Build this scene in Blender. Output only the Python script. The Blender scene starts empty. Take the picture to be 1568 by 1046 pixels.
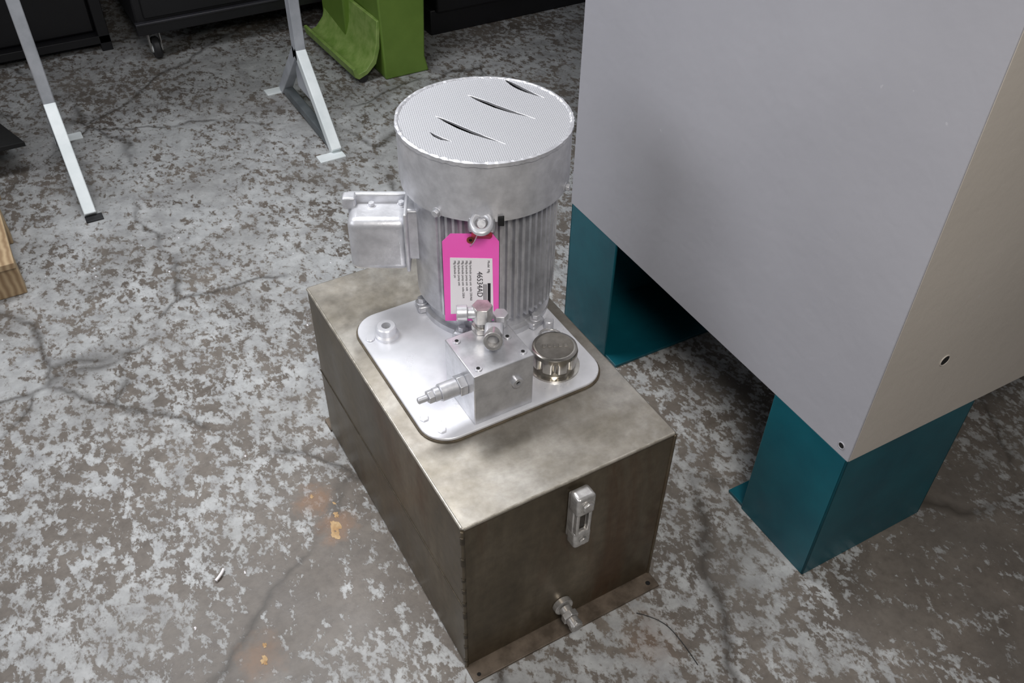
import bpy, bmesh, random
from math import *
from mathutils import Vector, Matrix
random.seed(4)
S=bpy.context.scene
S.view_settings.view_transform='Standard'
COL=bpy.context.collection
I4=Matrix.Identity(4)

# ------------------------------------------------------------------ materials
def lin(c): 
    return tuple(((x/255)/12.92 if x/255<=0.04045 else ((x/255+0.055)/1.055)**2.4) for x in c)+(1,)
def base(name):
    m=bpy.data.materials.new(name); m.use_nodes=True; nt=m.node_tree
    return m,nt,nt.nodes["Principled BSDF"]
def noise(nt,scale,detail=6,rough=.6,vec=None,dist=0):
    n=nt.nodes.new("ShaderNodeTexNoise"); n.inputs['Scale'].default_value=scale; n.inputs['Detail'].default_value=detail
    n.inputs['Roughness'].default_value=rough; n.inputs['Distortion'].default_value=dist
    if vec: nt.links.new(vec,n.inputs['Vector'])
    return n.outputs['Fac']
def ramp(nt,fac,stops):
    r=nt.nodes.new("ShaderNodeValToRGB"); e=r.color_ramp.elements
    e[0].position,e[0].color=stops[0]; e[1].position,e[1].color=stops[-1]
    for p,c in stops[1:-1]:
        x=e.new(p); x.color=c
    nt.links.new(fac,r.inputs[0]); return r.outputs[0]
def mix(nt,fac,a,b,mode='MIX'):
    n=nt.nodes.new("ShaderNodeMix"); n.data_type='RGBA'; n.blend_type=mode
    for sock,v in ((n.inputs[0],fac),(n.inputs[6],a),(n.inputs[7],b)):
        if isinstance(v,(int,float,tuple)): sock.default_value=v
        else: nt.links.new(v,sock)
    return n.outputs[2]
def math(nt,op,a,b=0.0,clamp=False):
    n=nt.nodes.new("ShaderNodeMath"); n.operation=op; n.use_clamp=clamp
    for sock,v in ((n.inputs[0],a),(n.inputs[1],b)):
        if isinstance(v,(int,float)): sock.default_value=v
        else: nt.links.new(v,sock)
    return n.outputs[0]
def objco(nt):
    return nt.nodes.new("ShaderNodeTexCoord").outputs['Object']
def bump(nt,b,h,st=.3,d=.002):
    n=nt.nodes.new("ShaderNodeBump"); n.inputs['Strength'].default_value=st; n.inputs['Distance'].default_value=d
    nt.links.new(h,n.inputs['Height']); nt.links.new(n.outputs[0],b.inputs['Normal'])
def paint(name,c1,c2=None,scale=20,rough=.45,metal=0,bst=.15,bscale=120,lo=.35,hi=.65,rvar=0,bd=.001):
    m,nt,b=base(name); co=objco(nt)
    c2=c2 or c1
    f=noise(nt,scale,6,.6,co)
    nt.links.new(ramp(nt,f,[(lo,lin(c1)),(hi,lin(c2))]),b.inputs['Base Color'])
    b.inputs['Metallic'].default_value=metal; b.inputs['Roughness'].default_value=rough
    if rvar:
        r=math(nt,'ADD',math(nt,'MULTIPLY',noise(nt,scale*1.7,5,.6,co),rvar),rough-rvar/2,True)
        nt.links.new(r,b.inputs['Roughness'])
    if bst: bump(nt,b,noise(nt,bscale,3,.5,co),bst,bd)
    return m
M_silver=paint("silver_spray_paint",(188,189,194),(216,217,222),30,.38,.45,.25,160,rvar=.15)
M_silver_d=paint("silver_paint_body",(172,173,178),(206,207,212),25,.38,.5,.3,120,rvar=.15)
M_plate=paint("silver_plate_paint",(210,212,218),(234,235,241),9,.3,.3,.15,40,rvar=.2)
M_alu=paint("machined_aluminium",(182,183,188),(208,209,214),40,.3,.55,.1,200)
M_chrome=paint("satin_nickel",(160,156,149),(192,188,180),20,.22,.9,.08,100)
M_captop=paint("worn_nickel_top",(118,115,110),(148,144,138),40,.4,.35,.15,100)
M_zinc=paint("zinc_fitting",(172,170,168),(208,206,204),60,.27,.65,.1,150)
M_black=paint("black_gap",(12,12,13),(20,20,20),20,.8)
M_gasket=paint("cork_gasket",(70,62,50),(95,85,70),60,.8)
M_window=paint("gauge_glass",(30,24,16),(48,38,24),30,.08,0,0)
M_pink=paint("pink_tag_card",(255,96,198),(255,106,204),8,.55,0,.05,60)
M_label=paint("label_paper",(240,237,242),(248,246,250),8,.5,0,0)
M_ink=paint("label_ink",(25,22,28),(40,36,42),30,.6,0,0)
M_eyelet=paint("brown_eyelet",(120,60,40),(150,70,50),30,.6,0,0)
M_red=paint("red_tape",(190,40,60),(205,60,80),30,.5,0,.1)
M_teal=paint("teal_leg_paint",(8,74,88),(12,88,101),7,.38,0,.2,25,rvar=.15)
M_green=paint("green_paint",(98,128,50),(112,142,60),6,.45,0,.2,20)
M_green_l=paint("worn_green_lip",(148,172,98),(116,148,68),25,.5,0,.3,40)
M_dark=paint("dark_cabinet_paint",(20,20,23),(26,26,30),5,.45,0,.1)
M_darktrim=paint("dark_cabinet_trim",(48,48,54),(62,62,68),5,.4,0,.1)
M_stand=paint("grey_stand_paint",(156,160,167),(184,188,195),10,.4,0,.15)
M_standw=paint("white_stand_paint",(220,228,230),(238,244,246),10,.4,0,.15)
M_standd=paint("dark_grey_stand_paint",(84,90,94),(110,116,120),10,.5,0,.15)  # darker grey coat for the stand crossbars
M_wall=paint("dark_wall_paint",(30,28,30),(38,36,38),3,.8)
M_rubber=paint("caster_rubber",(32,32,34),(55,55,57),20,.6)

def machine_mat(name,a,b_):
    m,nt,b=base(name); co=objco(nt)
    c=ramp(nt,noise(nt,2.5,3,.5,co),[(.3,lin(a)),(.7,lin(b_))])
    sp=ramp(nt,noise(nt,60,2,.5,co),[(.77,(0,0,0,1)),(.8,(1,1,1,1))])
    c=mix(nt,math(nt,'MULTIPLY',sp,.35),c,lin((205,204,208)))
    nt.links.new(c,b.inputs['Base Color']); b.inputs['Roughness'].default_value=.4
    h=math(nt,'ADD',noise(nt,55,3,.5,co),math(nt,'MULTIPLY',noise(nt,9,2,.5,co),2))
    bump(nt,b,h,.22,.002); return m
M_mach=machine_mat("grey_enamel",(162,162,169),(171,171,178))
M_mach_warmlit=machine_mat("grey_enamel_warm_lit",(190,183,175),(198,191,183))  # same grey enamel, warm light on the front face put into its colour

def tank_mat():
    m,nt,b=base("bare_mild_steel"); co=objco(nt)
    mp=nt.nodes.new("ShaderNodeMapping"); mp.inputs['Scale'].default_value=(1,1,.3); nt.links.new(co,mp.inputs[0]); v=mp.outputs[0]
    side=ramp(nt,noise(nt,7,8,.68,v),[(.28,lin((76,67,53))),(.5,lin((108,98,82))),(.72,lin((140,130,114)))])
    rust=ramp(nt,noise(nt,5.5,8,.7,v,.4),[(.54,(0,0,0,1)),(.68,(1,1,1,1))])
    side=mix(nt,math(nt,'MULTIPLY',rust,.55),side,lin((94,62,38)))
    top_lit=ramp(nt,noise(nt,5,8,.66,co,.3),[(.28,lin((128,121,107))),(.48,lin((160,154,144))),(.66,lin((190,186,179)))])  # same steel, top coloured lighter for the light it reflects
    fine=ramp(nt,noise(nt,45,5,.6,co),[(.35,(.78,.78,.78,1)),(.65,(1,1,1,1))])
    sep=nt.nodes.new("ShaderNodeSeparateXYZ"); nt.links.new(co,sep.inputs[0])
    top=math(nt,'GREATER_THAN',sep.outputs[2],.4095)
    c=mix(nt,top,side,top_lit); c=mix(nt,1.0,c,fine,'MULTIPLY')
    nt.links.new(c,b.inputs['Base Color']); b.inputs['Metallic'].default_value=.72
    r=math(nt,'ADD',math(nt,'MULTIPLY',noise(nt,14,6,.6,v),.4),.2,True)
    nt.links.new(r,b.inputs['Roughness'])
    bump(nt,b,noise(nt,9,3,.5,co),.2,.004); return m
M_tank=tank_mat()
M_weld_lit=paint("weld_lit_edge",(150,144,132),(190,184,174),60,.35,.6,.3,200)  # weld bead with the bright lit line of the lid edge painted in
M_weldd=paint("dark_seam",(62,56,46),(84,76,64),60,.45,.6,.3,200)
M_rustflange=paint("rusty_flange",(80,70,60),(116,104,92),30,.6,.3,.3,80)

def perf_mat():
    m,nt,b=base("perforated_sheet"); co=objco(nt)
    v=nt.nodes.new("ShaderNodeTexVoronoi"); v.inputs['Scale'].default_value=290; v.inputs['Randomness'].default_value=0
    mp=nt.nodes.new("ShaderNodeMapping"); mp.inputs['Rotation'].default_value=(0,0,.3); nt.links.new(co,mp.inputs[0]); nt.links.new(mp.outputs[0],v.inputs['Vector'])
    d=ramp(nt,v.outputs['Distance'],[(.20,(0,0,0,1)),(.42,(1,1,1,1))])
    c=mix(nt,d,lin((150,151,156)),lin((196,197,202)))
    nt.links.new(c,b.inputs['Base Color']); b.inputs['Metallic'].default_value=.3; b.inputs['Roughness'].default_value=.45
    bump(nt,b,math(nt,'ADD',math(nt,'MULTIPLY',d,.5),math(nt,'MULTIPLY',noise(nt,18,3,.5,co),1.5)),.35,.001); return m
M_perf=perf_mat()

def floor_mat():
    m,nt,b=base("worn_painted_concrete"); co=objco(nt)
    mpx=nt.nodes.new("ShaderNodeMapping"); mpx.inputs['Rotation'].default_value=(0,0,.5); mpx.inputs['Scale'].default_value=(1.2,.85,1); nt.links.new(co,mpx.inputs[0]); w=mpx.outputs[0]
    def blob(x,y,r,soft=.5,amp=.06,ns=12):
        vm=nt.nodes.new("ShaderNodeVectorMath"); vm.operation='DISTANCE'; vm.inputs[1].default_value=(x,y,0); nt.links.new(co,vm.inputs[0])
        dd=math(nt,'ADD',vm.outputs['Value'],math(nt,'MULTIPLY',math(nt,'SUBTRACT',noise(nt,ns,6,.65,co),.5),amp))
        mr=nt.nodes.new("ShaderNodeMapRange"); mr.inputs[1].default_value=r; mr.inputs[2].default_value=r*(1-soft); nt.links.new(dd,mr.inputs[0]); mr.inputs[3].default_value=0; mr.inputs[4].default_value=1
        return mr.outputs[0]
    conc=ramp(nt,noise(nt,5,8,.65,co),[(.3,lin((90,83,77))),(.55,lin((116,109,102))),(.75,lin((136,129,121)))])
    conc=mix(nt,math(nt,'MULTIPLY',ramp(nt,noise(nt,70,4,.6,co),[(.45,(0,0,0,1)),(.7,(1,1,1,1))]),.3),conc,lin((66,60,55)))
    pt=ramp(nt,noise(nt,14,7,.7,co),[(.3,lin((150,151,153))),(.5,lin((173,175,176))),(.7,lin((190,192,193)))])
    f1=noise(nt,36,9,.68,w,.2); f2=noise(nt,2.2,5,.6,co); f3=noise(nt,110,4,.65,w); f4=noise(nt,13,4,.6,w)
    s=f1
    for f,k in ((f2,.42),(f3,.34),(f4,.35)): s=math(nt,'ADD',s,math(nt,'MULTIPLY',math(nt,'SUBTRACT',f,.5),k))
    wear=math(nt,'ADD',math(nt,'MULTIPLY',blob(1.0,-.45,.8,.85,.5,3),.12),math(nt,'MULTIPLY',blob(-.33,.22,.26,.8,.25,6),.14))
    wear=math(nt,'ADD',wear,math(nt,'MULTIPLY',blob(-.07,.36,.24,.8,.15,6),.07))
    far=blob(.1,1.9,1.3,.9,.5,3); wear=math(nt,'SUBTRACT',wear,math(nt,'MULTIPLY',far,.07))
    s=math(nt,'SUBTRACT',s,wear)
    mask=ramp(nt,s,[(.470,(0,0,0,1)),(.496,(.55,.55,.55,1)),(.57,(1,1,1,1))])
    c=mix(nt,mask,conc,pt)
    dirt=ramp(nt,noise(nt,2.6,8,.72,co,.3),[(.44,(0,0,0,1)),(.66,(1,1,1,1))])
    c=mix(nt,math(nt,'MULTIPLY',dirt,.55),c,lin((96,92,88)))
    dn=nt.nodes.new("ShaderNodeTexNoise"); dn.inputs['Scale'].default_value=4; dn.inputs['Detail'].default_value=6; nt.links.new(co,dn.inputs['Vector'])
    va=nt.nodes.new("ShaderNodeVectorMath"); va.operation='MULTIPLY_ADD'; nt.links.new(dn.outputs['Color'],va.inputs[0]); va.inputs[1].default_value=(.22,.22,.0); nt.links.new(co,va.inputs[2])
    v=nt.nodes.new("ShaderNodeTexVoronoi"); v.feature='DISTANCE_TO_EDGE'; v.inputs['Scale'].default_value=1.25; nt.links.new(va.outputs[0],v.inputs['Vector'])
    ck=ramp(nt,v.outputs['Distance'],[(.0,(1,1,1,1)),(.014,(0,0,0,1))])
    ck=math(nt,'MULTIPLY',ck,ramp(nt,noise(nt,3,4,.6,co),[(.42,(0,0,0,1)),(.55,(1,1,1,1))]))
    c=mix(nt,math(nt,'MULTIPLY',ck,.75),c,lin((60,55,50)))
    rs=math(nt,'ADD',blob(-.105,.49,.05,.7,.12,22),blob(-.085,.405,.05,.7,.12,22),True)
    rs=math(nt,'ADD',rs,math(nt,'MULTIPLY',blob(-.31,.2,.05,.8,.12,22),.8),True)
    rs=math(nt,'ADD',rs,math(nt,'MULTIPLY',blob(.32,-.12,.07,.8,.12,22),.4),True)
    c=mix(nt,math(nt,'MULTIPLY',rs,.7),c,lin((134,104,80)))
    nt.links.new(c,b.inputs['Base Color'])
    r=math(nt,'ADD',math(nt,'MULTIPLY',noise(nt,8,6,.6,co),.35),.3,True); nt.links.new(r,b.inputs['Roughness'])
    h=math(nt,'ADD',math(nt,'MULTIPLY',mask,.4),math(nt,'MULTIPLY',noise(nt,140,4,.6,co),.5))
    bump(nt,b,h,.3,.0015); return m
M_floor=floor_mat()
def wood_mat():
    m,nt,b=base("pine_wood"); co=objco(nt)
    w=nt.nodes.new("ShaderNodeTexWave"); w.inputs['Scale'].default_value=18; w.inputs['Distortion'].default_value=3; nt.links.new(co,w.inputs['Vector'])
    nt.links.new(ramp(nt,w.outputs['Fac'],[(0,lin((150,124,94))),(1,lin((190,166,132)))]),b.inputs['Base Color']); b.inputs['Roughness'].default_value=.7; return m
M_wood=wood_mat()
M_leaf=paint("dried_oil_crumbs",(168,132,92),(204,178,138),60,.8,0,.5,100)

# ------------------------------------------------------------------ mesh helpers
def empty(name,loc=(0,0,0)):
    e=bpy.data.objects.new(name,None); e.location=loc; e.empty_display_size=.05; COL.objects.link(e); return e
def finish(name,bm,mat,par=None,smooth=True,M=I4,bev=0,seg=2):
    bmesh.ops.transform(bm,matrix=M,verts=bm.verts)
    bmesh.ops.recalc_face_normals(bm,faces=bm.faces)
    me=bpy.data.meshes.new(name); bm.to_mesh(me); bm.free()
    ob=bpy.data.objects.new(name,me); COL.objects.link(ob)
    if mat: me.materials.append(mat)
    if smooth:
        for p in me.polygons: p.use_smooth=True
        me.set_sharp_from_angle(angle=radians(38))
    if bev:
        md=ob.modifiers.new("bevel",'BEVEL'); md.width=bev; md.segments=seg; md.limit_method='ANGLE'; md.angle_limit=radians(40)
    if par:
        ob.parent=par; ob.matrix_parent_inverse=Matrix.Translation(-par.location)
    return ob
def box(name,a,b,mat,par=None,bev=.002,M=I4,seg=2):
    bm=bmesh.new(); bmesh.ops.create_cube(bm,size=1)
    for v in bm.verts:
        v.co=Vector([(a[i]+b[i])/2+v.co[i]*(b[i]-a[i]) for i in range(3)])
    return finish(name,bm,mat,par,True,M,bev,seg)
def zto(p0,p1):
    d=Vector(p1)-Vector(p0); return Matrix.Translation(Vector(p0))@d.to_track_quat('Z','Y').to_matrix().to_4x4(), d.length
def lathe(name,prof,mat,par=None,M=I4,seg=48,closed=False):
    bm=bmesh.new(); rings=[]
    for r,z in prof:
        if r<1e-6: rings.append([bm.verts.new((0,0,z))])
        else: rings.append([bm.verts.new((r*cos(2*pi*i/seg),r*sin(2*pi*i/seg),z)) for i in range(seg)])
    n=len(rings); rng=range(n if closed else n-1)
    for k in rng:
        A,B=rings[k],rings[(k+1)%n]
        for i in range(seg):
            j=(i+1)%seg
            if len(A)==1 and len(B)==1: continue
            if len(A)==1: bm.faces.new((A[0],B[i],B[j]))
            elif len(B)==1: bm.faces.new((A[i],A[j],B[0]))
            else: bm.faces.new((A[i],A[j],B[j],B[i]))
    return finish(name,bm,mat,par,True,M)
def cyl(name,p0,p1,r,mat,par=None,seg=32,ch=.0012,M=I4):
    T,L=zto(p0,p1); ch=min(ch,r*.4,L*.4)
    return lathe(name,[(0,0),(r-ch,0),(r,ch),(r,L-ch),(r-ch,L),(0,L)],mat,par,M@T,seg)
def hexa(name,p0,p1,r,mat,par=None,M=I4,bev=.001): 
    T,L=zto(p0,p1); bm=bmesh.new()
    bmesh.ops.create_cone(bm,cap_ends=True,segments=6,radius1=r,radius2=r,depth=L,matrix=Matrix.Translation((0,0,L/2)))
    return finish(name,bm,mat,par,True,M@T,bev)
def pipe(name,p0,p1,ro,ri,mat,par=None,M=I4,seg=32):
    T,L=zto(p0,p1)
    return lathe(name,[(ri,L*.2),(ri,L),(ro-.001,L),(ro,L-.001),(ro,0),(0,0),(0,L*.2)],mat,par,M@T,seg)
def torus(name,c,axis,R,r,mat,par=None,M=I4,sc=(1,1,1)):
    T,_=zto(c,Vector(c)+Vector(axis))
    return lathe(name,[(R+r*cos(2*pi*k/12),r*sin(2*pi*k/12)) for k in range(12)],mat,par,M@T@Matrix.Diagonal((*sc,1)),36,True)
def prism(name,pts,z0,z1,mat,par=None,M=I4,bev=0,caps=True):
    bm=bmesh.new(); a=[bm.verts.new((x,y,z0)) for x,y in pts]; b=[bm.verts.new((x,y,z1)) for x,y in pts]; n=len(pts)
    for i in range(n): bm.faces.new((a[i],a[(i+1)%n],b[(i+1)%n],b[i]))
    if caps: bm.faces.new(a[::-1]); bm.faces.new(b)
    return finish(name,bm,mat,par,True,M,bev)
def rrect(x0,y0,x1,y1,r,n=8):
    P=[]
    for cx,cy,a0 in ((x1-r,y1-r,0),(x0+r,y1-r,90),(x0+r,y0+r,180),(x1-r,y0+r,270)):
        for k in range(n+1):
            a=radians(a0+90*k/n); P.append((cx+r*cos(a),cy+r*sin(a)))
    return P
def curve(name,pts,r,mat,par=None,M=I4):
    cu=bpy.data.curves.new(name,'CURVE'); cu.dimensions='3D'; cu.bevel_depth=r; cu.bevel_resolution=3
    s=cu.splines.new('NURBS'); s.points.add(len(pts)-1); s.use_endpoint_u=True; s.order_u=3
    for i,p in enumerate(pts): s.points[i].co=(*(M@Vector(p)),1)
    cu.materials.append(mat); ob=bpy.data.objects.new(name,cu); COL.objects.link(ob)
    if par: ob.parent=par; ob.matrix_parent_inverse=Matrix.Translation(-par.location)
    return ob
def bolt(name,p,axis,r,h,mat,par,M=I4):
    p=Vector(p); ax=Vector(axis).normalized()
    cyl(name+"_washer",p,p+ax*h*.25,r*1.35,mat,par,24,.0005,M)
    hexa(name,p+ax*h*.25,p+ax*h,r,mat,par,M)

# ------------------------------------------------------------------ room
box("floor",(-4,-3,-.1),(6,4.4,0),M_floor,None,0)
box("wall_back",(-4,4.4,-.1),(6,4.5,3.2),M_wall,None,0)

# ------------------------------------------------------------------ hydraulic tank unit
H=.412
unit=empty("hydraulic_power_unit",(.2,.33,0))
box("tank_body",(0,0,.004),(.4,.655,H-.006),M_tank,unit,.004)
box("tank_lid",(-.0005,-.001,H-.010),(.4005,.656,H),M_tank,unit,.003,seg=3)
cyl("lid_edge_front",(.002,.001,H-.0028),(.398,.001,H-.0028),.0030,M_weld_lit,unit,12)
cyl("lid_edge_side",(.001,.002,H-.0028),(.001,.653,H-.0028),.0030,M_weld_lit,unit,12)
cyl("corner_weld",(.0008,.0008,.006),(.0008,.0008,H-.006),.0035,M_tank,unit,12)
cyl("corner_weld_2",(.3992,.0008,.006),(.3992,.0008,H-.006),.0035,M_tank,unit,12)
for i in range(9):
    z=.03+i*.042+random.uniform(-.012,.012)
    cyl("weld_blob_%d"%i,(.0,.0,z),(.0,.0,min(H-.008,z+random.uniform(.008,.022))),.0040,M_weldd,unit,10,.0015)
box("side_seam",(-.0014,.0,.189),(.002,.655,.192),M_weldd,unit,.0008)
box("front_flange",(-.002,-.034,0),(.402,.004,.006),M_rustflange,unit,.001)
box("rear_flange",(-.002,.651,0),(.402,.69,.006),M_rustflange,unit,.001)
cyl("flange_hole",(.012,-.024,.0045),(.012,-.024,.0066),.004,M_black,unit)
cyl("flange_hole_2",(.385,-.02,.0045),(.385,-.02,.0066),.005,M_black,unit)
prism("plate_gasket",rrect(.028,.156,.378,.513,.053,10),H,H+.0025,M_gasket,unit)
prism("cover_plate",rrect(.031,.159,.375,.510,.05,10),H+.002,H+.008,M_plate,unit,bev=.0015)
Z=H+.008
for i,(x,y) in enumerate([(.046,.447),(.046,.222),(.060,.185),(.36,.30),(.20,.495)]):
    cyl("plate_bolt_%d"%i,(x,y,Z),(x,y,Z+.003),.008,M_plate,unit,6 if i else 24,.001)
lathe("port_boss",[(0,0),(.022,0),(.022,.006),(.018,.009),(.018,.022),(.016,.024),(.0085,.024),(.0085,.010),(0,.010)],M_plate,unit,Matrix.Translation((.077,.442,Z)),6*6)
hexa("port_socket",(.077,.442,Z+.010),(.077,.442,Z+.0125),.0075,M_black,unit)
# filler cap
cap=Matrix.Translation((.302,.228,Z))
lathe("filler_flange",[(0,0),(.046,0),(.046,.004),(.036,.005),(.036,.014),(0,.014)],M_chrome,unit,cap)
def capprof():
    bm=bmesh.new(); seg=144; prof=[(.036,.012,0),(.0405,.014,1),(.041,.034,1),(.041,.038,0),(.0395,.044,0),(.036,.0465,0),(.033,.0465,0)]
    rings=[]
    for r,z,f in prof:
        rings.append([bm.verts.new(((r-(.006*max(0,cos(9*2*pi*i/seg))**2 if f else 0))*cos(2*pi*i/seg),(r-(.006*max(0,cos(9*2*pi*i/seg))**2 if f else 0))*sin(2*pi*i/seg),z)) for i in range(seg)])
    for k in range(len(rings)-1):
        A,B=rings[k],rings[k+1]
        for i in range(seg):
            j=(i+1)%seg; bm.faces.new((A[i],A[j],B[j],B[i]))
    finish("filler_cap",bm,M_chrome,unit,True,cap)
capprof()
lathe("filler_cap_top",[(.0335,.0466),(.0325,.0460),(0,.0462)],M_captop,unit,cap)
for i in range(5):
    box("cap_emboss_%d"%i,(-.022+i*.0095,-.004,.0455),(-.0155+i*.0095,.004,.0473),M_captop,unit,.0006,cap@Matrix.Rotation(-.45,4,'Z'))
torus("cap_chain_ring",(.335,.290,Z+.008),(.2,.1,1),.020,.0022,M_zinc,unit)
cyl("plate_stud",(.345,.315,Z),(.345,.315,Z+.022),.009,M_silver,unit)
# ------------------------------------------------------------------ valve block
bx0,by0,bx1,by1,bz=.112,.168,.222,.270,.530
box("valve_block",(bx0,by0,Z),(bx1,by1,bz),M_alu,unit,.0015)
for i,(x,y) in enumerate([(.127,.182),(.127,.256),(.209,.182),(.205,.226)]):
    cyl("block_screw_%d"%i,(x,y,bz),(x,y,bz+.002),.0065,M_alu,unit,24,.0005)
    hexa("block_socket_%d"%i,(x,y,bz+.002),(x,y,bz+.0025),.0035,M_black,unit)
pipe("side_plug",(.19,by0,.485),(.19,by0-.006,.485),.010,.004,M_alu,unit)
cyl("side_plug_hole",(.19,by0-.0012,.485),(.19,by0-.003,.485),.0041,M_black,unit,6)
cx_=bx0; cy_=.203
hexa("cartridge_nut",(cx_,cy_,.487),(cx_-.014,cy_,.487),.0185,M_alu,unit)
cyl("cartridge_body",(cx_-.014,cy_,.487),(cx_-.045,cy_,.487),.0150,M_silver,unit)
cyl("cartridge_collar",(cx_-.045,cy_,.487),(cx_-.056,cy_,.487),.0118,M_silver,unit)
hexa("cartridge_locknut",(cx_-.056,cy_,.487),(cx_-.066,cy_,.487),.0115,M_silver,unit)
cyl("cartridge_screw",(cx_-.066,cy_,.487),(cx_-.083,cy_,.487),.0055,M_silver,unit)
# fittings on top
A=Vector((.178,.262,bz))
hexa("adapter_base",A,A+Vector((0,0,.012)),.018,M_zinc,unit)
cyl("adapter_neck",A+Vector((0,0,.012)),A+Vector((0,0,.028)),.0115,M_zinc,unit)
hexa("adapter_nut",A+Vector((0,0,.022)),A+Vector((0,0,.052)),.0175,M_zinc,unit)
cyl("adapter_collar",A+Vector((-.008,.003,.038)),A+Vector((-.022,.010,.038)),.010,M_silver,unit)
cyl("adapter_cap",A+Vector((-.022,.010,.038)),A+Vector((-.038,.018,.038)),.0135,M_silver,unit)
E=Vector((.178,.222,bz)); dd=Vector((-.40,-.62,.30)).normalized()
hexa("elbow_base",E,E+Vector((0,0,.008)),.0165,M_alu,unit)
cyl("elbow_stem",E+Vector((0,0,.008)),E+Vector((0,0,.026)),.0135,M_silver,unit)
box("elbow_body",(-.0155,-.0155,.010),(.0155,.0155,.036),M_silver,unit,.006,Matrix.Translation(E)@Matrix.Rotation(-.55,4,'Z'),4)
pipe("elbow_port",E+Vector((0,0,.020)),E+Vector((0,0,.020))+dd*.034,.0155,.0105,M_zinc,unit)
cyl("elbow_bore",E+Vector((0,0,.020))+dd*.007,E+Vector((0,0,.020))+dd*.012,.0104,M_black,unit)
cyl("rear_stub",(.210,.258,bz),(.210,.258,bz+.014),.011,M_silver,unit)
hexa("rear_stub_nut",(.210,.258,bz+.014),(.210,.258,bz+.026),.0135,M_silver,unit)

# ------------------------------------------------------------------ electric motor
mc=Vector((.287,.452,0)); th=atan2(-.477,.879)
MM=Matrix.Translation(mc)@Matrix.Rotation(th,4,'Z')
lathe("motor_flange",[(0,Z),(.122,Z),(.122,Z+.012),(.112,Z+.014),(.110,Z+.03),(.118,Z+.04),(.118,Z+.055),(0,Z+.055)],M_silver_d,unit,MM,64)
for i,a in enumerate((18,100,196,250,318)):
    R=MM@Matrix.Rotation(radians(a),4,'Z')
    box("flange_lug_%d"%i,(.098,-.016,Z),(.134,.016,Z+.016),M_silver_d,unit,.005,R,3)
    bolt("flange_bolt_%d"%i,(.124,0,Z+.016),(0,0,1),.008,.012,M_silver,unit,R)
nf=60; pts=[]
for k in range(nf):
    a=2*pi*k/nf; deg=degrees(a)%360
    pad=160<deg<232
    ro,ri=(.1265,.1265) if pad else (.1285,.1195)
    for t,r in ((-.27,ri),(-.17,ro),(.17,ro),(.27,ri)):
        aa=a+t*2*pi/nf; pts.append((r*cos(aa),r*sin(aa)))
prism("finned_frame",pts,Z+.045,.694,M_silver_d,unit,MM,caps=False)
lathe("frame_core",[(0,Z+.05),(.117,Z+.05),(.1185,Z+.06),(.1185,.695),(0,.695)],M_silver_d,unit,MM,64)
lathe("fan_cover_shell",[(.118,.690),(.137,.6895),(.1445,.693),(.1458,.700),(.1455,.797),(.1440,.797),(.1440,.702),(.12,.694)],M_silver,unit,MM,96,True)
lathe("fan_cover_inside",[(0,.778),(.143,.778)],M_black,unit,MM,64)
bm=bmesh.new(); seg=96
a=[bm.verts.new((.1425*cos(2*pi*i/seg),.1425*sin(2*pi*i/seg),.7975)) for i in range(seg)]
b=[bm.verts.new((v.co.x,v.co.y,.8000)) for v in a]
bm.faces.new(a[::-1]); bm.faces.new(b)
for i in range(seg): bm.faces.new((a[i],a[(i+1)%seg],b[(i+1)%seg],b[i]))
disc=finish("perforated_disc",bm,M_perf,unit,False,MM)
slits=[((.300,.534),(.359,.409),.0062),((.219,.494),(.276,.361),.0060),((.384,.556),(.410,.464),.0070),((.188,.454),(.205,.408),.0040)]
bm=bmesh.new(); lipbm=bmesh.new()
for p,q,wd in slits:
    p=Vector((*p,0)); q=Vector((*q,0)); d=q-p; nrm=Vector((-d.y,d.x,0)).normalized(); n=18; up=[];dn=[]
    for k in range(n+1):
        t=k/n; bow=nrm*(-.006*sin(pi*t)); w_=wd*sin(pi*t)**.7*(1.25-.95*t if wd>.0042 else .8)*.75
        jit=random.uniform(-.0004,.0004) if 0<k<n else 0
        if k in (0,n): up.append(p+d*t)
        else: up.append(p+d*t+bow+nrm*(w_+jit)); dn.append(p+d*t+bow-nrm*(w_-jit))
    loop=up+dn[::-1]
    A_=[bm.verts.new((v.x,v.y,.785)) for v in loop]; B_=[bm.verts.new((v.x,v.y,.806)) for v in loop]
    bm.faces.new(A_[::-1]); bm.faces.new(B_)
    for i in range(len(loop)): bm.faces.new((A_[i],A_[(i+1)%len(loop)],B_[(i+1)%len(loop)],B_[i]))
    e0=[lipbm.verts.new((v.x,v.y,.7995)) for v in up]; e1=[lipbm.verts.new((v.x-nrm.x*.0006,v.y-nrm.y*.0006,.8003+.0022*sin(pi*i/n))) for i,v in enumerate(up)]
    for i in range(n): lipbm.faces.new((e0[i],e0[i+1],e1[i+1],e1[i]))
cut=finish("cutter",bm,M_perf,None,False)
lips=finish("slit_edges",lipbm,M_silver,unit,False); lips.modifiers.new("s",'SOLIDIFY').thickness=.0008
md=disc.modifiers.new("b",'BOOLEAN'); md.object=cut; md.operation='DIFFERENCE'; md.solver='EXACT'
bpy.context.view_layer.update()
me=bpy.data.meshes.new_from_object(disc.evaluated_get(bpy.context.evaluated_depsgraph_get())); disc.modifiers.clear(); disc.data=me
bpy.data.objects.remove(cut)
bm=bmesh.new(); seg=180
rings=[[],[],[],[]]
for i in range(seg):
    a_=2*pi*i/seg; j=random.uniform(-.0012,.0012); j2=random.uniform(-.0008,.0008)
    for k,(r,z) in enumerate([(.1405+j,.8003),(.1432,.8018+j2),(.1475+j2,.8008),(.1476,.7945+j)]):
        rings[k].append(bm.verts.new((r*cos(a_),r*sin(a_),z)))
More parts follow.
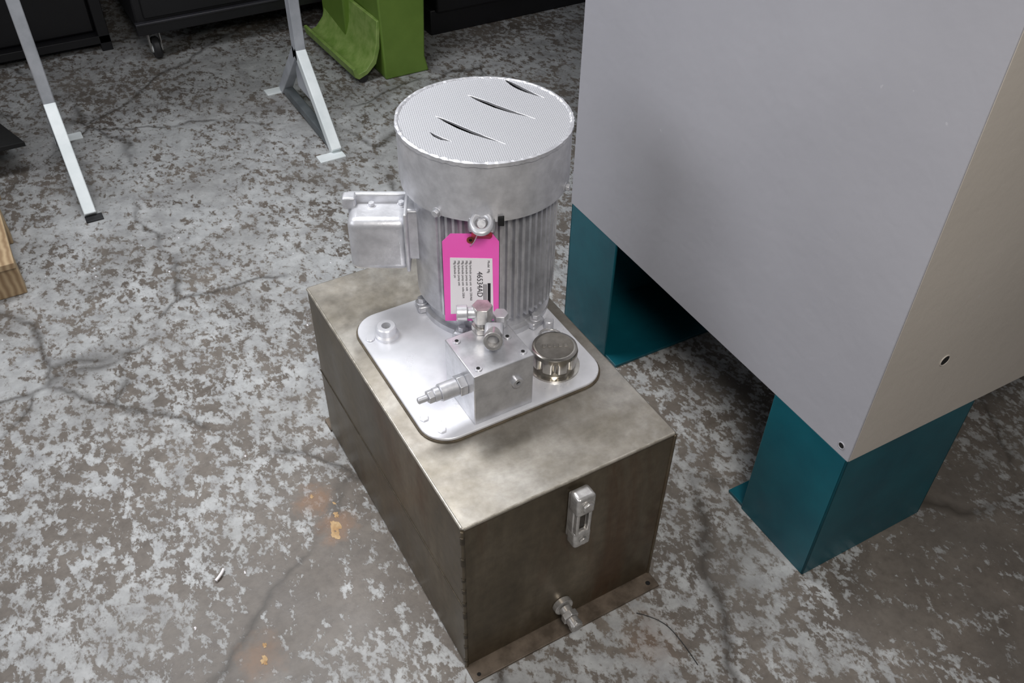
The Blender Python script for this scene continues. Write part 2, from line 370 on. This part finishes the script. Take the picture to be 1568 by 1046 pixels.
for k in range(3):
    for i in range(seg):
        j=(i+1)%seg; bm.faces.new((rings[k][i],rings[k][j],rings[k+1][j],rings[k+1][i]))
rim=finish("crimped_rim",bm,M_silver,unit,False,MM); sm=rim.modifiers.new("s",'SOLIDIFY'); sm.thickness=.0012
for i,a in enumerate((-122,-22,60,150)):
    R=MM@Matrix.Rotation(radians(a),4,'Z')
    bolt("cover_screw_%d"%i,(.144,0,.702 if i else .698),(1,0,0),.0065,.009,M_silver,unit,R)
R=MM@Matrix.Rotation(radians(-92),4,'Z')
box("eye_boss",(.12,-.022,.672),(.147,.022,.702),M_silver_d,unit,.005,R,3)
torus("lifting_eye",(.158,0,.700),(.25,0,.95),.0150,.0050,M_silver,unit,R,(1,1.25,1))
cyl("eye_bolt",(.150,0,.694),(.160,0,.700),.0075,M_silver,unit,24,.001,R)
cyl("eye_red_plug",(.128,0,.680),(.146,0,.664),.017,M_red,unit,24,.002,R)
box("cover_notch",(.128,.026,.687),(.1465,.036,.704),M_black,unit,.001,R)
# pink shipping tag
tw=[(-.070,.482),(.023,.482),(.023,.645),(.012,.660),(-.056,.660),(-.070,.645)]
FM=MM@Matrix(((1,0,0,0),(0,0,-1,0),(0,1,0,0),(0,0,0,1)))
tilt=Matrix.Translation((0,.57,0))@Matrix.Rotation(radians(-3),4,'X')@Matrix.Translation((0,-.57,0))
prism("shipping_tag",tw,.1440,.1450,M_pink,unit,FM@tilt)
prism("tag_label",[(-.060,.497),(.014,.500),(.012,.612),(-.058,.614)],.1450,.1454,M_label,unit,FM@tilt)
lathe("tag_eyelet",[(.0028,0),(.0065,0),(.0065,.0008),(.0028,.0008)],M_eyelet,unit,FM@tilt@Matrix.Translation((-.0235,.648,.1450)),24,True)
cyl("tag_hole",(0,0,-.0008),(0,0,.0004),.003,M_black,unit,16,.0001,FM@tilt@Matrix.Translation((-.0235,.648,.1450)))
curve("tag_wire",[(-.0235,.648,.146),(-.018,.658,.152),(-.012,.680,.160),(-.006,.696,.162)],.0009,M_zinc,unit,FM)
def text(name,s,x,z,size,rot=-90):
    cu=bpy.data.curves.new(name,'FONT'); cu.body=s; cu.size=size; cu.extrude=.0001; cu.materials.append(M_ink)
    ob=bpy.data.objects.new(name,cu); COL.objects.link(ob)
    Mx=FM@tilt@Matrix.Translation((x,z,.1456))@Matrix.Rotation(radians(rot),4,'Z')
    ob.parent=unit; ob.matrix_parent_inverse=Matrix.Translation(-unit.location); ob.matrix_basis=Mx
text("label_number","46534AD",-.0135,.586,.0135)
for i,(x,l) in enumerate([(-.026,.095),(-.0325,.07),(-.039,.088),(-.0455,.06),(-.052,.04)]):
    text("label_line_%d"%i,("Mfg hydraulic pump unit  volts 230/460 phase 3")[:int(l*420)],x,.608,.0052)
text("label_head","Model  Mfg",.004,.608,.0055)
box("label_logo",(.004,.518,.1454),(.009,.562,.1457),M_ink,unit,0,FM@tilt)
for i in range(3): box("label_logo_bar_%d"%i,(.0012-i*.0022,.520,.1454),(.0022-i*.0022,.560,.1457),M_ink,unit,0,FM@tilt)
# junction (conduit) box on the left side of the motor
JM=MM@Matrix.Translation((.006,0,0))
box("junction_box",(-.245,-.052,.522),(-.140,.016,.630),M_silver,unit,.016,JM,5)
box("junction_box_lid",(-.250,.012,.520),(-.140,.024,.645),M_silver,unit,.004,JM,3)
box("junction_box_flange",(-.1455,-.064,.530),(-.1385,.030,.652),M_silver,unit,.003,JM,3)
box("junction_pad",(-.146,-.048,.545),(-.116,.034,.650),M_silver_d,unit,.006,JM,3)
bolt("junction_screw",(-.205,-.002,.629),(0,0,1),.006,.008,M_silver,unit,JM)
bolt("junction_screw_2",(-.153,.002,.629),(0,0,1),.006,.008,M_silver,unit,JM)
box("junction_ear",(-.256,-.004,.622),(-.232,.020,.646),M_silver,unit,.004,JM,3)

# sight gauge on front face
G=Matrix.Translation((.206,0,.013))
box("gauge_body",(-.016,-.020,.262),(.016,0,.372),M_zinc,unit,.003,G,3)
box("gauge_top_block",(-.0175,-.032,.336),(.0175,-.004,.380),M_zinc,unit,.006,G,4)
box("gauge_bottom_block",(-.0165,-.030,.250),(.0165,-.004,.288),M_zinc,unit,.006,G,4)
box("gauge_window",(-.007,-.0225,.290),(.007,-.018,.334),M_window,unit,.002,G)
box("gauge_rail_l",(-.0145,-.029,.285),(-.0085,-.018,.345),M_zinc,unit,.002,G)
box("gauge_rail_r",(.0085,-.029,.285),(.0145,-.018,.345),M_zinc,unit,.002,G)
bolt("gauge_bolt",(0,-.031,.360),(0,-1,0),.010,.007,M_zinc,unit,G)
bolt("gauge_bolt_2",(0,-.029,.268),(0,-1,0),.008,.005,M_zinc,unit,G)
cyl("drain_boss",(.196,0,.058),(.196,-.012,.058),.019,M_zinc,unit)
cyl("drain_neck",(.196,-.012,.058),(.196,-.026,.056),.012,M_zinc,unit)
hexa("drain_nut",(.196,-.024,.056),(.196,-.036,.055),.0165,M_zinc,unit)
cyl("drain_cap",(.196,-.036,.055),(.196,-.056,.053),.012,M_zinc,unit)
hexa("drain_cap_end",(.196,-.046,.054),(.196,-.054,.0535),.0135,M_zinc,unit)

# ------------------------------------------------------------------ machine enclosure
mach=empty("machine_enclosure",(.662,-.152,0))
RM=Matrix.Translation((.662,-.152,0))@Matrix.Rotation(radians(-1.0),4,'Z')
LX,LY,ZB,ZT=1.35,.9,.341,1.75
box("enclosure_body",(.003,.003,ZB),(LX,LY,ZT),M_mach,mach,.004,RM,3)
box("side_panel",(0,.0,ZB-.001),(.004,LY,ZT),M_mach,mach,.0015,RM,3)
box("front_panel",(.0025,-.0005,ZB-.001),(LX,.004,ZT),M_mach_warmlit,mach,.0015,RM,3)
cyl("panel_hole",(-.0006,.022,.362),(.002,.022,.362),.006,M_black,mach,20,.0001,RM)
torus("panel_hole_rim",(-.0003,.022,.362),(1,0,0),.0065,.0011,M_mach,mach,RM)
cyl("panel_hole_2",(.155,-.0010,.512),(.155,.002,.512),.0095,M_black,mach,20,.0001,RM)
torus("panel_hole_rim_2",(.155,-.0006,.512),(0,1,0),.0105,.0013,M_mach_warmlit,mach,RM)
def leg(n,x0,x1,y0,y1,fy0,fy1,openside):
    t=.006; z1=ZB-.0005
    box(n+"_outer_wall",(x0,y0,0),(x0+t,y1,z1),M_teal,mach,.002,RM,3)
    box(n+"_side_wall",(x1-t,y0,0),(x1,y1,z1),M_teal,mach,.002,RM,3)
    yy=(y0,y0+t) if openside>0 else (y1-t,y1)
    box(n+"_face_wall",(x0,yy[0],0),(x1,yy[1],z1),M_teal,mach,.002,RM,3)
    box(n+"_foot",(x0+.004,min(y0,fy0)+.004,0),(x1-.002,max(y1,fy1)-.004,.008),M_teal,mach,.001,RM)
leg("leg_front",.0005,.322,.001,.186,.18,.236,1)
leg("leg_rear",.0005,.322,.71,LY-.003,.66,.715,-1)
leg("leg_front_far",LX-.322,LX-.001,.001,.186,.18,.232,1)
leg("leg_rear_far",LX-.322,LX-.001,.71,LY-.003,.66,.715,-1)

# ------------------------------------------------------------------ stand with two inverted-Y legs
st=empty("steel_stand",(.08,2.03,0))
def tube(name,p,q,w,d,mat,up=(0,1,0)):
    p=Vector(p);q=Vector(q);z=(q-p); L=z.length; z.normalize(); y=Vector(up); x=y.cross(z).normalized(); y=z.cross(x)
    Mx=Matrix((( x.x,y.x,z.x,p.x),(x.y,y.y,z.y,p.y),(x.z,y.z,z.z,p.z),(0,0,0,1)))
    return box(name,(-w/2,-d/2,0),(w/2,d/2,L),mat,st,.003,Mx)
for s,x,sg in (("a",.462,-1),("b",-.300,1)):
    tube("post_"+s,(x,2.03,.22),(x,2.03,.98),.034,.044,M_stand)
    tube("leg_near_"+s,(x,2.03,.255),(x,1.785,.006),.034,.036,M_standw,(0,1,.3))
    tube("leg_back_"+s,(x,2.03,.255),(x,2.275,.006),.034,.036,M_stand,(0,1,.3))
    tube("crossbar_"+s,(x,1.80,.022),(x,2.26,.022),.03,.030,M_standd,(0,0,1))
    box("gusset_"+s,(x-.003,1.97,.1),(x+.003,2.09,.2),M_stand,st,.001)
    for y in (1.765,2.285):
        if s=="b" and y<2: box("foot_end",(x-.018,y-.012,0),(x+.030,y+.02,.006),M_rubber,st,.001); continue
        box("foot_%s_%.0f"%(s,y*100),(min(x-.018,x-.018+sg*.05),y-.022,0),(max(x+.018,x+.018+sg*.05),y+.022,.005),M_standw,st,.001)
tube("top_rail",(-.32,2.03,.96),(.48,2.03,.96),.05,.05,M_stand,(0,1,0))

# ------------------------------------------------------------------ dark roller cabinet
cab=empty("roller_cabinet",(.7,3.0,0))
box("cabinet_body",(.08,2.72,.125),(1.08,3.3,1.05),M_dark,cab,.006)
box("cabinet_base_rail",(.075,2.705,.112),(1.085,2.725,.150),M_dark,cab,.003)
box("cabinet_rail_lip",(.075,2.700,.150),(1.085,2.725,.158),M_darktrim,cab,.002)
for i in range(3):
    box("drawer_%d"%i,(.11,2.708,.17+i*.28),(1.05,2.722,.43+i*.28),M_dark,cab,.004)
    box("drawer_pull_%d"%i,(.13,2.695,.395+i*.28),(1.03,2.71,.415+i*.28),M_darktrim,cab,.003)
for i,(x,y) in enumerate([(.135,2.76),(1.02,2.76),(.135,3.24),(1.02,3.24)]):
    cyl("caster_wheel_%d"%i,(x-.014,y,.04),(x+.014,y,.04),.04,M_rubber,cab,32,.006)
    cyl("caster_hub_%d"%i,(x-.018,y,.04),(x+.018,y,.04),.018,M_standw,cab,24,.003)
    box("caster_fork_l_%d"%i,(x-.022,y-.016,.03),(x-.018,y+.016,.11),M_zinc,cab,.001)
    box("caster_fork_r_%d"%i,(x+.018,y-.016,.03),(x+.022,y+.016,.11),M_zinc,cab,.001)
    box("caster_plate_%d"%i,(x-.035,y-.035,.104),(x+.035,y+.035,.128),M_darktrim,cab,.002)
wb=empty("dark_machine_base",(2.2,2.9,0))
box("base_plinth",(1.13,2.45,0),(3.6,3.4,.10),M_dark,wb,.004)
box("base_body",(1.15,2.43,.09),(3.6,3.4,1.2),M_dark,wb,.01)
box("base_rib",(1.15,2.418,.42),(3.6,2.435,.45),M_darktrim,wb,.004)
box("base_door",(1.25,2.420,.15),(2.2,2.432,.38),M_dark,wb,.004)
sh=empty("storage_shelving",(-1.2,3.3,0))
for x in (-2.4,-1.2,-.02):
    for y in (2.93,3.58): box("upright_%.0f_%.0f"%(x*10,y*10),(x-.02,y-.02,0),(x+.02,y+.02,1.6),M_dark,sh,.002)
for z in (.03,.6,1.1,1.55): box("shelf_%.0f"%(z*100),(-2.42,2.91,z),(0,3.6,z+.03),M_dark,sh,.002)
for i,(x,c,hh) in enumerate([(-2.05,M_wall,.36),(-1.5,M_dark,.42),(-.85,M_rubber,.34),(-.30,M_dark,.45)]):
    box("bin_%d"%i,(x-.26,2.95,.06),(x+.26,3.56,.06+hh),c,sh,.01)
    box("bin_rim_%d"%i,(x-.27,2.94,.04+hh),(x+.27,3.57,.055+hh),M_dark,sh,.004)

# ------------------------------------------------------------------ green hopper / column
gr=empty("green_hopper",(.9,2.4,0))
bm=bmesh.new(); lv=[(0,.815,.990),(.02,.812,.985),(.06,.812,.975),(.3,.806,.985),(.9,.79,1.03)]
rg=[]
for z,x0,x1 in lv: rg.append([bm.verts.new(p) for p in ((x0,2.18,z),(x1,2.18,z),(x1,2.42,z),(x0,2.42,z))])
for k in range(len(rg)-1):
    for i in range(4): bm.faces.new((rg[k][i],rg[k][(i+1)%4],rg[k+1][(i+1)%4],rg[k+1][i]))
bm.faces.new(rg[0][::-1]); bm.faces.new(rg[-1]); finish("column",bm,M_green,gr,True,I4,.006,3)
box("column_rib",(.765,2.42,.05),(.985,2.66,.9),M_green,gr,.008)
prof=[(.700,.030),(.694,.062),(.706,.064),(.715,.040),(.745,.050),(.775,.085),(.792,.14),(.800,.22),(.812,.22),(.804,.12),(.786,.066),(.75,.034),(.715,.020)]
bm=bmesh.new(); A_=[bm.verts.new((x,2.19,z)) for x,z in prof]; B_=[bm.verts.new((x-.02,2.64,z)) for x,z in prof]
for i in range(len(prof)): bm.faces.new((A_[i],A_[(i+1)%len(prof)],B_[(i+1)%len(prof)],B_[i]))
bm.faces.new(A_); bm.faces.new(B_[::-1]); finish("lip_tray",bm,M_green_l,gr,True,I4,.002)
for y in (2.22,2.58): cyl("tray_roller_%.0f"%(y*100),(.735,y-.02,.018),(.735,y+.02,.018),.018,M_rubber,gr)

# ------------------------------------------------------------------ left edge items
wd=empty("wood_pallet",(-.75,1.5,0))
for i in range(3): box("stringer_%d"%i,(-1.35,1.50+i*.25,.0),(-.515,1.545+i*.25,.095),M_wood,wd,.003)
for i in range(6): box("deck_%d"%i,(-.615-i*.135,1.48,.095),(-.515-i*.135,2.05,.113),M_wood,wd,.002)
bp=empty("black_steel_base",(-.7,2.2,0))
prism("base_plate",[(-.40,2.10),(-.53,2.52),(-1.5,2.6),(-1.5,2.12)],.10,.115,M_black,bp,bev=.002)
for i,(x,y) in enumerate([(-.60,2.16),(-.62,2.45),(-1.4,2.2),(-1.4,2.5)]): box("base_foot_%d"%i,(x-.02,y-.02,0),(x+.02,y+.02,.101),M_black,bp,.002)

# crumbs & chips
def blobmesh(name,cx,cy,r,mat,seedv,h=.004):
    rnd=random.Random(seedv); bm=bmesh.new(); c=bm.verts.new((cx,cy,h)); ring=[]
    for i in range(18):
        a=2*pi*i/18; rr=r*rnd.uniform(.45,1.1); ring.append(bm.verts.new((cx+rr*cos(a)*.7,cy+rr*sin(a)*1.2,.0005)))
    for i in range(18): bm.faces.new((c,ring[i],ring[(i+1)%18]))
    return finish(name,bm,mat,db,False)
db=empty("floor_debris",(-.1,.4,0))
for i,(x,y,r) in enumerate([(-.090,.405,.016),(-.078,.43,.009),(-.098,.385,.013),(-.105,.50,.006),(-.07,.46,.005),(-.31,.19,.010),(-.30,.22,.006)]):
    blobmesh("crumb_%d"%i,x,y,r,M_leaf,i,.002)
for i in range(40):
    x=random.uniform(-.6,.6); y=random.uniform(-.1,1.6)
    if -.03<x<.45 and -.08<y<.7: continue
    blobmesh("chip_%d"%i,x,y,random.uniform(.002,.004),M_label,i+30,.002)
curve("paper_curl",[(-.338,.394,.004),(-.325,.400,.007),(-.318,.412,.004)],.003,M_label,db)
curve("loose_wire",[(.33,-.06,.001),(.36,-.09,.002),(.37,-.14,.001),(.365,-.2,.001)],.0009,M_rubber,db)

# ------------------------------------------------------------------ lights
def area(name,loc,tgt,size,power,col,sy=None,spread=180):
    l=bpy.data.lights.new(name,'AREA'); l.size=size; l.energy=power; l.color=col; l.spread=radians(spread)
    if sy: l.shape='RECTANGLE'; l.size_y=sy
    o=bpy.data.objects.new(name,l); COL.objects.link(o); o.location=loc
    o.rotation_euler=(Vector(tgt)-Vector(loc)).to_track_quat('-Z','Y').to_euler(); return o
area("ceiling_light",(-.1,1.35,2.4),(-.05,.80,0),1.3,18.5,(.97,.98,1),.6,110)
area("ceiling_light_side",(-2.3,.6,2.1),(.3,.4,.2),2.2,15,(.95,.96,1),1.4,120)
area("camera_side_light",(-.3,-1.2,2.4),(.4,.1,.3),.6,12.5,(1,.95,.88),None,110)
w=bpy.data.worlds.new("world"); S.world=w; w.use_nodes=True
w.node_tree.nodes["Background"].inputs[0].default_value=(.93,.94,1,1); w.node_tree.nodes["Background"].inputs[1].default_value=.085

# ------------------------------------------------------------------ camera
cd=bpy.data.cameras.new("camera"); cam=bpy.data.objects.new("camera",cd); COL.objects.link(cam)
cd.sensor_width=36; cd.lens=1385.11/1568*36; cd.clip_start=.05
Rr=Matrix.Rotation(-.53572,4,'Z')@Matrix.Rotation(.83608,4,'X')@Matrix.Rotation(.02058,4,'Z')
cam.matrix_world=Matrix.Translation((-.35427,-.73179,1.52219))@Rr
S.camera=cam
